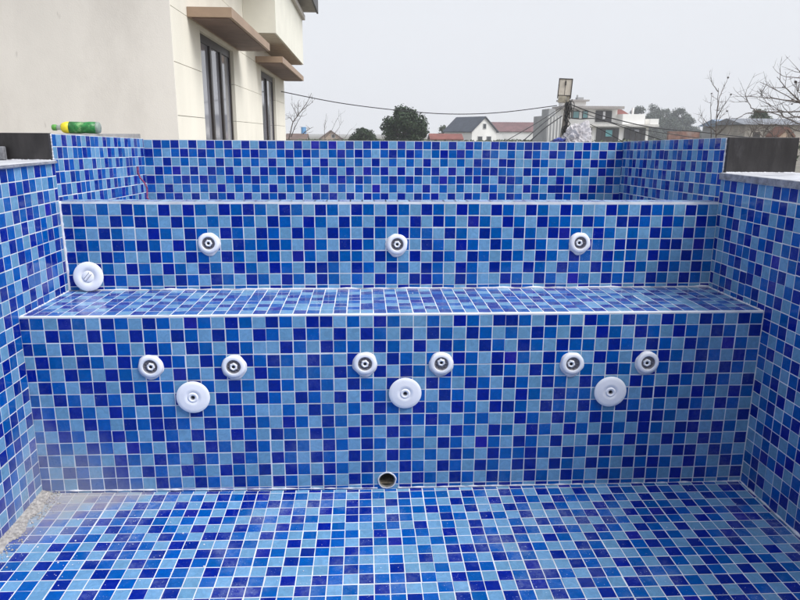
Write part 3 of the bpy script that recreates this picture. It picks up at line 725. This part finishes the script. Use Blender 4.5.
for r in ((579, 586.5, 110, 118), (589, 595.5, 110, 118)):
    f = bpart('window', r, 2.9, 2.99, M_frame); bpart('pane', (r[0]+.8, r[1]-.8, r[2]+.8, r[3]-.8), 2.84, 2.89, M_teal, f)
f = bpart('panel', (602.5, 620, 110, 121.5), 2.85, 2.99, M_panel)
bpart('window_strip', (610, 613, 110.8, 118.5), 2.78, 2.84, M_white, f)
bpart('lower_wing', (586, 652, 126.5, 130), 1, 2.9, M_pure, to_ground=True)
bpart('lower_slab', (584, 660, 124.3, 126.4), .2, 2.9, plain('pale_slab', (.62, .60, .56), .8))
bpart('terrace_wall', (624.5, 648, 114, 124.2), .8, 3, M_pure)
bpart('corner_parapet', (651, 660, 118.8, 124.2), .3, 2, M_pure)
for r in ((588, 594, 128, 142), (598, 621.5, 128, 142), (626, 648.5, 128, 142)):
    f = bpart('glazing', r, .8, .98, M_panel)
    for q in range(1, int((r[1]-r[0])/6)+1):
        if r[0]+q*6+.6 < r[1]: bpart('mullion', (r[0]+q*6, r[0]+q*6+.5, r[2]+.3, r[3]), .72, .79, M_frame, f)
    if r[0] == 598: bpart('teal_pane', (607, 614, 130, 136.5), .6, .7, M_teal, f)  # piece of teal glass set in the dark glazing
    if r[0] == 626: bpart('pane', (636, 641, 129.5, 132), .6, .7, M_glass, f)
bpart('roof_post', (641.8, 643.8, 107, 113.9), 3.2, 3.6, M_pure)
mb = MB(); x0, x1, z0, z1 = rect(626, 641, 108, 114, d)
mb.face([(x0, B0.y+3.5, z0), (x1, B0.y+3.5, z0), (x1-.5, B0.y+5.5, z1), (x0, B0.y+5.5, z1)]); mb.face([(x1, B0.y+3.5, z0), (x1, B0.y+5.9, z0), (x1-.5, B0.y+5.5, z1)])
child(mb, 'tiled_roof', M_red, t)
# grey block left of the pole
d2 = 62; a = at(546, 141, d2); bb = at(562, 108.5, d2)
t = empty('grey_block', (a.x, a.y, GZ), 'pale grey narrow building with stained vertical strips just left of the pole', 'building')
mb = MB(); mb.box(a.x, bb.x, a.y, a.y+5, GZ, bb.z-.6); mb.box(a.x+.25, bb.x-.5, a.y+.5, a.y+3, bb.z-.59, bb.z); child(mb, 'wall', M_gry, t)
mb = MB()
for q in range(5): mb.box(a.x+.12+q*.29, a.x+.20+q*.29, a.y-.05, a.y-.002, GZ, bb.z-.7)
child(mb, 'pilaster', M_wht, t)

# ---- right hand low buildings
d3 = 60
def lowb(px0, px1, pyt, pye, label, wall, roof, dd, dep=5, over=.4):
    a, b = at(px0, pye, dd), at(px1, pye, dd); zt = at(px0, pyt, dd+dep/2).z
    t = empty('low_building', ((a.x+b.x)/2, a.y, GZ), label, 'building')
    mb = MB(); mb.box(a.x, b.x, a.y, a.y+dep, GZ, a.z-.02); child(mb, 'wall', wall, t)
    mb = MB(); n = Vector((0, dep/2+over, zt-a.z))
    p = [Vector((a.x-over, a.y-over, a.z)), Vector((b.x+over, a.y-over, a.z))]; q = [p[1]+n, p[0]+n]; r = [q[0]+Vector((0, dep/2+over, a.z-zt)), q[1]+Vector((0, dep/2+over, a.z-zt))]
    mb.face([p[0], p[1], q[0], q[1]]); mb.face([q[1], q[0], r[0], r[1]]); mb.face([p[0], q[1], r[1]]); mb.face([p[1], r[0], q[0]]); child(mb, 'roof', roof, t)
    for k in range(3):
        x = a.x + (b.x-a.x)*(k+.7)/3.4; mb = MB(); mb.box(x-.3, x+.3, a.y-.05, a.y-.003, a.z-1.6, a.z-.6); child(mb, 'window', M_frame, t)
    return t
M_bluer, M_greyr = roofmat('blue_sheet_roof', (.25, .32, .42)), roofmat('grey_sheet_roof', (.20, .21, .23))
lowb(728, 746, 119.5, 126, 'low shed with a pale blue sheet roof left of the round tree', M_gry, M_bluer, 66)
lowb(746, 803, 118.5, 124.5, 'long low building with a grey sheet roof behind the bare branches', plain('dun_wall', (.40, .36, .31), .9, .25, .7, 0, stain=(.18, .13, .10), stain_amt=.7), M_greyr, 56)
M_brick = roofmat('rusty_roof', (.16, .075, .05)); c = at(785, 140, 42); house('red_gable_hut', c, 16*42/F_PX, .9, at(785,137,42).z, at(785,129.5,42).z, R(8), 'small hut with a reddish gable roof under the right branches', M_tan, M_brick, 'hut', over=.12)
# garden wall of red brick
a, b = at(668, 141, 55), at(700, 131.5, 55)
mb = MB(); mb.box(a.x, b.x, a.y, a.y+.3, GZ, b.z); tag(mb.build('brick_wall', plain('red_brick', (.20, .11, .085), .9, .4, 2.5, 0, stain=(.35,.3,.27), stain_amt=.7)), 'reddish brick garden wall to the right of the white building', 'wall')

# ---- utility pole, cabinet, cables
dp = 20
M_conc = plain('pole_concrete', (.22, .20, .185), .9, .25, 4, .4)
pb, ptop = at(563, 141, dp), at(568.5, 100, dp); dirp = (ptop-pb).normalized()
base = pb - dirp*((pb.z-GZ)/dirp.z)
t = empty('utility_pole', base, 'leaning concrete utility pole topped with a meter cabinet and tangled cables', 'utility pole')
mb = MB(); mb.tube([base, pb, ptop], [.13, .105, .085], 0, 10); child(mb, 'pole', M_conc, t, True)
M_cab = plain('cabinet_cream', (.62, .56, .48), .6, .1, 5, .05, stain=(.35, .25, .17), stain_amt=.5)
cb = (at(557.5, 102, dp)+at(569.5, 102, dp))*.5; ct = (at(560, 79.5, dp)+at(572, 79.5, dp))*.5
ax = (ct-cb); H_ = ax.length; ax.normalize(); rx = Vector((1, -.26, 0)).normalized(); rx = (rx - ax*rx.dot(ax)).normalized(); ry = ax.cross(rx)
Mc = Matrix((rx, ry, ax)).transposed().to_4x4(); Mc.translation = cb; hw = 6.1*dp/F_PX
mb = MB(); mb.box(-hw, hw, -.10, .12, .18, H_, 0, Mc); cbx = child(mb, 'cabinet', M_cab, t)
mb = MB()
for q in ((-hw-.012, -hw+.012, -.115, .13, .1, H_+.02), (hw-.012, hw+.012, -.115, .13, .1, H_+.02), (-hw+.012, hw-.012, -.115, .13, H_-.004, H_+.02), (-hw+.012, hw-.012, -.112, .13, .16, .185), (-.006, .006, -.105, -.101, .19, H_-.01)): mb.box(*q, 0, Mc)
mb.box(-.02, .02, -.125, -.101, H_-.17, H_-.06, 0, Mc); child(mb, 'cabinet_frame', M_frame, cbx)
mb = MB(); mb.box(-hw+.02, .06, -.14, .08, -.02, .16, 0, Mc); mb.box(.07, hw-.02, -.09, .08, .0, .16, 0, Mc); child(mb, 'meter_box', plain('aged_meter', (.36, .32, .25), .5, .3, 9), t)
mb = MB(); rnd = random.Random(4)
for q in range(4):      # loops of slack cable strapped to the pole
    p = pb.lerp(ptop, rnd.uniform(.15, 1.0)); r0 = rnd.uniform(.06, .13); n = 14; tx = rnd.uniform(-.2, .2); pts = []
    for j in range(n+1):
        a0 = 2*math.pi*j/n; pts.append(p + Vector((r0*math.cos(a0)+tx*.4, -.13+.03*math.sin(a0*2+q), r0*1.3*math.sin(a0)-.1)))
    mb.tube(pts, .011, 0, 5, cap=False)
for q in range(16):
    p = pb.lerp(ptop, rnd.uniform(0, .9)); mb.tube([p+Vector((rnd.uniform(-.12,.12), -.12, .2)), p+Vector((rnd.uniform(-.1,.1), -.14, 0)), p+Vector((rnd.uniform(-.15,.15), -.12, -.3))], .014, 0, 5)
child(mb, 'cable_loop', plain('black_rubber', (.012, .012, .013), .6), t, True)
mb = MB(); M_wire = plain('black_cable', (.015, .015, .017), .6)
def cable(pts, r, label, group=None):
    """pts are (pixel x, pixel y, metres ahead) of hanging points; a smooth curve runs through them"""
    q = [at(*p) for p in pts]; path = []
    for i in range(len(q)-1):
        p0, p1, p2, p3 = q[max(i-1,0)], q[i], q[i+1], q[min(i+2, len(q)-1)]
        for s in range(8):
            u = s/8; path.append(.5*((2*p1)+(p2-p0)*u+(2*p0-5*p1+4*p2-p3)*u*u+(3*p1-p0-3*p2+p3)*u**3))
    path.append(q[-1]); m = MB(); m.tube(path, r, 0, 5)
    tag(m.build('power_cable', M_wire), label, 'cable', group)
G = 'overhead cables meeting at the pole'
cable([(281, 91.5, 19.0), (340, 103, 19.2), (400, 110.5, 19.5), (450, 114, 19.7), (500, 112.5, 19.8), (557, 105.5, 19.8)], .012, 'long sagging cable from the villa across the sky to the pole', G)
cable([(566, 104, 19.8), (540, 121, 18), (505, 141.5, 16), (480, 157, 14.6)], .009, 'thin cable dropping left from the pole, the outermost', G)
cable([(566, 105, 19.8), (545, 122, 18), (522, 142, 16), (505, 158, 14.6)], .012, 'cable dropping left from the pole, second of the three', G)
cable([(562, 116, 19.8), (545, 128, 18.2), (529, 142, 17), (512, 156, 15.5)], .015, 'thick cable dropping left from the pole, the steepest one', G)
cable([(567, 103, 19.8), (600, 115, 20.5), (650, 127, 21), (700, 132, 21.5), (735, 136, 22), (800, 142, 22.5)], .016, 'thick cable running right from the pole toward the bare sapling', G)
cable([(568, 106, 19.8), (600, 119, 20), (640, 129, 20.5), (690, 137, 21), (740, 145, 21.5)], .011, 'thinner cable just under the thick one to the right', G)
cable([(564, 110, 19.8), (568, 117, 19.6), (580, 119, 19.5), (600, 119.5, 19.5), (640, 133, 19.5), (665, 141, 19.3), (700, 152, 19)], .013, 'sagging cable that dips beside the pole then runs right', G)
cable([(585, 122, 19.6), (600, 129, 19), (622, 141, 18), (650, 156, 17)], .010, 'short cable slanting down in front of the dark glazing', G)

# ---- trees
M_bark = plain('bare_bark', (.085, .07, .06), .9, .3, 20, .4)
M_twig = plain('grey_twig', (.13, .11, .10), .9, .3, 20, .3)
def leafmat(name, col):
    m, nt, b = new_mat(name); at_ = N(nt, 'ShaderNodeAttribute'); at_.attribute_name = 'rnd'
    c = mix(nt, tuple(q*.6 for q in col), tuple(min(1, q*1.5) for q in col), at_.outputs['Fac'])
    nt.links.new(c, b.inputs['Base Color']); b.inputs['Roughness'].default_value = .6; b.inputs['Specular IOR Level'].default_value = .3
    return m
M_leaf = leafmat('dark_leaf', (.020, .038, .012)); M_leaf2 = leafmat('olive_leaf', (.05, .07, .03)); M_leaf3 = leafmat('far_leaf', (.045, .06, .04))
def leafy_tree(base, height, rad, label, seed, n=5000, leaf=.12, mat=M_leaf, group=None, trunk=.3, lobes=22, kind='leafy_tree', low=.25, cat='tree'):
    rnd = random.Random(seed); t = empty(kind, base, label, cat, group)
    mb = MB(); top = Vector((0, 0, height*.75)); mb.tube([(0,0,-.1), (rad*.03, 0, height*.3), (0, rad*.03, height*.6), top], [height*.03, height*.024, height*.015, height*.005], 0, 7)
    cs = []
    for k in range(lobes):
        a = rnd.uniform(0, 2*math.pi); zz = rnd.uniform(low, .92); prof = math.sin(math.pi*min(1, (zz-low+.12)/(1.05-low)))**.6
        rr = rad*prof*math.sqrt(rnd.uniform(.15, 1))*.82; c = Vector((rr*math.cos(a), rr*math.sin(a), zz*height)); r0 = rad*rnd.uniform(.20, .36)
        cs.append((c, r0)); mb.tube([(0,0,height*min(.6, zz*.6)), c*.6+Vector((0,0,height*.12)), c], [height*.011, height*.006, height*.002], 0, 5)
    mb.build('trunk', M_bark, t, True)
    mb = MB()
    for k in range(n):
        c, r0 = rnd.choice(cs); dv = Vector((rnd.gauss(0,1), rnd.gauss(0,1), rnd.gauss(0,1))).normalized()
        p = c + dv*r0*(rnd.random()**.4)*rnd.uniform(.75, 1.12); p.z = max(p.z, .05)
        nn = (dv + Vector((rnd.gauss(0,.6), rnd.gauss(0,.6), rnd.gauss(.3,.6)))).normalized(); a = nn.orthogonal().normalized(); b = nn.cross(a)
        th = rnd.uniform(0, 6.28); a, b = a*math.cos(th)+b*math.sin(th), b*math.cos(th)-a*math.sin(th); s = leaf*rnd.uniform(.6, 1.3)
        mb.face([p-a*s, p-b*s*.5, p+a*s, p+b*s*.5], 0, rnd.random())
    mb.build('crown', mat, t)
def stand(px, d): q = at(px, 136, d); return Vector((q.x, q.y, GZ))
def toph(px, py, d): return at(px, py, d).z - GZ
leafy_tree(stand(404, 55), toph(404, 107.5, 55), 24*55/F_PX, 'big round dark green tree standing alone left of the slate roofed house', 1, 13000, .12, low=.30, lobes=60)
leafy_tree(stand(364, 62), toph(364, 129, 62), 15*62/F_PX, 'low dark green bush left of the big round tree', 2, 5000, .11, kind='bush', low=.2, cat='bush')
leafy_tree(stand(443, 120), toph(443, 125.5, 120), 7*120/F_PX, 'small tree peeking out left of the slate roof', 3, 1500, .14, M_leaf2)
leafy_tree(stand(757, 70), toph(757, 108.5, 70), 13*70/F_PX, 'small round grey green tree above the low grey roof', 4, 7000, .10, M_leaf2, low=.42, lobes=50)
HG = 'hazy trees on the hill behind the white building'
for i, (px, py, rp_, d, lb) in enumerate(((638, 106, 11, 190, 'hazy tree poking up just behind the small red roof'), (652, 104.5, 12, 200, 'broad hazy tree right of the white roof post'), (664, 107, 8, 215, 'hazy tree at the dip in the hill line'),
        (677, 107, 9, 200, 'hazy tree right of the dip, with a domed top'), (687, 114, 8, 205, 'shorter hazy tree at the right end of the hill line'), (667, 116, 14, 185, 'low hazy tree filling the front of the hill group'), (694, 128, 8, 200, 'lowest hazy tree at the far right of the hill group'), (650, 118, 14, 180, 'low hazy tree behind the corner parapet'))):
    leafy_tree(stand(px, d), toph(px, py, d), rp_*d/F_PX*1.35, lb, 20+i, 5200, .26, M_leaf3, HG, low=.08, lobes=34)
# low hedge and scrub along the field edge, reads as one mass
rnd = random.Random(12); mb = MB()
for k in range(26000):
    px = rnd.uniform(250, 830); d = rnd.uniform(40, 170)
    hh = (at(px, 138.5, d).z - GZ) * (.75 + .3*noise.noise(Vector((px*.06, d*.05, 0)))); q = at(px, 140, d)
    p = Vector((q.x, q.y, GZ + hh*rnd.random()**.8)); nn = Vector((rnd.gauss(0,1), rnd.gauss(-.5,1), rnd.gauss(.4,1))).normalized(); a = nn.orthogonal().normalized(); b = nn.cross(a); s = rnd.uniform(.08, .2)
    mb.face([p-a*s, p-b*s*.6, p+a*s, p+b*s*.6], 0, rnd.random())
stuff(tag(mb.build('scrub', M_leaf2), 'low scrub along the far edge of the yard', 'scrub'))

def twigs(mb, path, r, rnd, n, ln, lvl=0):
    for k in range(n):
        i = rnd.randrange(1, len(path)); u = rnd.random(); p = path[i-1].lerp(path[i], u); dd = (path[i]-path[i-1]).normalized()
        side = Vector((rnd.gauss(0,1), rnd.gauss(0,.6), rnd.gauss(.35,.8))); v = (dd*rnd.uniform(.4,1.1) + side.normalized()*rnd.uniform(.5,1)).normalized()
        L = ln*rnd.uniform(.4, 1.2); q = [p]
        for s in range(4): v = (v + Vector((rnd.gauss(0,.16), rnd.gauss(0,.16), rnd.gauss(.06,.14)))).normalized(); q.append(q[-1]+v*L/4)
        mb.tube(q, [r, r*.8, r*.65, r*.5, r*.35], 0, 4)
        if lvl < 1: twigs(mb, q, r*.6, rnd, 2, ln*.5, lvl+1)
def bare(name, limbs, d, label, seed, r0, ntw, ln, kind='bare_tree', buds=(), root=None, rt=.3):
    rnd = random.Random(seed); b0 = at(limbs[0][0][0], limbs[0][0][1], d) if root is None else root
    t = empty(kind, Vector((b0.x, b0.y, GZ)), label, 'tree')
    mb = MB(); base = Vector((b0.x, b0.y, GZ-.05))
    if root is None: mb.tube([base, b0], [r0*1.6, r0*1.1], 0, 7)
    else: mb.tube([base, root*.5+base*.5+Vector((.05,0,0)), root], [r0*2.2, r0*1.8, r0*1.3], 0, 8)
    child(mb, 'trunk', M_bark, t, True)
    mb = MB()
    for li, L in enumerate(limbs):
        off = rnd.uniform(-.5, .5)*(0 if li == 0 else 1); pth = [at(x, y, d + off*min(1, k/2.0)) for k, (x, y) in enumerate(L)]
        if root is not None: pth = [root] + pth
        fine = []
        for i in range(len(pth)-1):
            for s in range(3):
                fine.append(pth[i].lerp(pth[i+1], s/3) + (Vector((rnd.gauss(0,1), rnd.gauss(0,1), rnd.gauss(0,1)))*ln*.02 if s else Vector()))
        fine.append(pth[-1]); n = len(fine); rr = r0*(1 if li == 0 else .75)
        mb.tube(fine, [rr*(1-(1-rt)*i/(n-1)) for i in range(n)], 0, 5); twigs(mb, fine, rr*.38, rnd, ntw, ln)
    child(mb, 'branches', M_twig, t)
    if buds:
        globals()['rnd'] = rnd
        for x, y, r in buds: mb = MB(); blob(mb, at(x, y, d), r, 0, 1); child(mb, 'withered_leaf', M_frame, t)
bare('', [[(289,138),(293,122),(301,111.5),(307.5,101.7),(311.5,93)], [(301,111.5),(307,106),(313,102)], [(297.5,116),(294,109),(290.7,103)], [(298,115),(298,108),(298,101.7)], [(293,122),(291,119),(288.5,117)],
        [(291,137),(295,127),(300,118),(303,112)], [(303,134),(308,130),(313.5,127)]], 25, 'bare slender tree at the villa corner, beside the blue tank', 31, .022, 5, .35)
bare('', [[(325,140),(324.5,133),(325,122),(326.5,113.6)], [(325,138),(332,130),(336,121),(340,114.7)], [(332,137),(338,129),(341,124),(343.5,120)], [(335,140),(345,138),(350,130),(352,129)]], 30, 'thin leafless shrub in front of the tan gable house', 32, .014, 5, .35, kind='bare_shrub', buds=())
bare('', [[(716,140),(716.5,120),(718,104),(718.5,88)], [(717,110),(719,98),(723,89),(728,78)], [(711,140),(711,115),(711.5,94)], [(717,118),(722,108),(731,95)], [(716,125),(720,118),(727,111)], [(718.5,92),(714,86),(711,81)],
        [(716,132),(706,122),(701,115)], [(716,136),(726,126),(731,116)], [(711,128),(704,126),(698,120)]], 12, 'leafless upright sapling with a few dead leaves, right of the hill trees', 33, .012, 5, .22, kind='bare_sapling', buds=((728,77.5,.02),(731,94.5,.018),(711.5,93.5,.014),(727,111,.016)))
root = at(852, 112, 9)
bare('', [[(815,110),(800,101),(790,92),(783,84),(777,77)], [(815,112),(800,103),(786,95),(772,88),(760,82)], [(815,108),(800,101),(785,100),(772,98),(755,97)], [(818,122),(800,118),(790,114),(780,110),(766,109)],
        [(820,130),(800,124),(786,118),(770,112),(758,111),(748,113),(738,118),(732,126),(727,136)], [(820,84),(800,78),(790,77),(781,75)], [(800,101),(808,90),(800,72),(795,68)], [(758,112),(751,108),(747,100),(745,95)], [(772,98),(762,97),(760,89)],
        [(820,138),(795,130),(775,124),(762,128),(750,134)], [(815,100),(798,92),(796,82)], [(786,118),(778,110),(768,103)]], 9, 'large bare tree reaching in from the right edge over the black stone', 34, .013, 8, .30, kind='bare_tree', buds=((795.5,82,.02),(792,100,.014),(783,87,.01),(792,104,.012)), root=root)
bare('', [[(775,142),(772,134),(765,127),(756,122)], [(775,138),(780,130),(788,124),(796,121)], [(770,142),(760,134),(750,130),(743,131)], [(780,142),(790,134),(799,130)], [(762,142),(764,133),(770,125),(777,121)], [(748,142),(752,132),(760,126)], [(790,142),(788,133),(781,127)]],
     17, 'tangled leafless brown shrub in front of the low grey roofed building', 36, .014, 14, .4, kind='bare_shrub')
# leafy scrub just beyond the right coping
leafy_tree(at(812, 150, 6.2)*1 - Vector((0,0,at(812,150,6.2).z-GZ)), 1.25, .42, 'brown leafy bush just outside the right end of the black stone', 41, 5000, .018, leafmat('dry_leaf', (.16, .13, .08)), kind='bush', low=.1, cat='bush')

# ---------------------------------------------------------------- haze
mb = MB(); mb.box(-420, 420, -80, 620, GZ-1, 60)
m = bpy.data.materials.new('haze_air'); m.use_nodes = True; nt = m.node_tree; nt.nodes.clear()
o_ = nt.nodes.new('ShaderNodeOutputMaterial'); pv = nt.nodes.new('ShaderNodeVolumePrincipled')
pv.inputs['Color'].default_value = (.93, .95, 1.0, 1); pv.inputs['Density'].default_value = .0010
nt.links.new(pv.outputs[0], o_.inputs['Volume'])
stuff(tag(mb.build('haze', m), 'thin pale haze in the air over the fields', 'haze'))
scene.cycles.volume_bounces = 1; scene.cycles.max_bounces = 8
scene.cycles.use_denoising = True
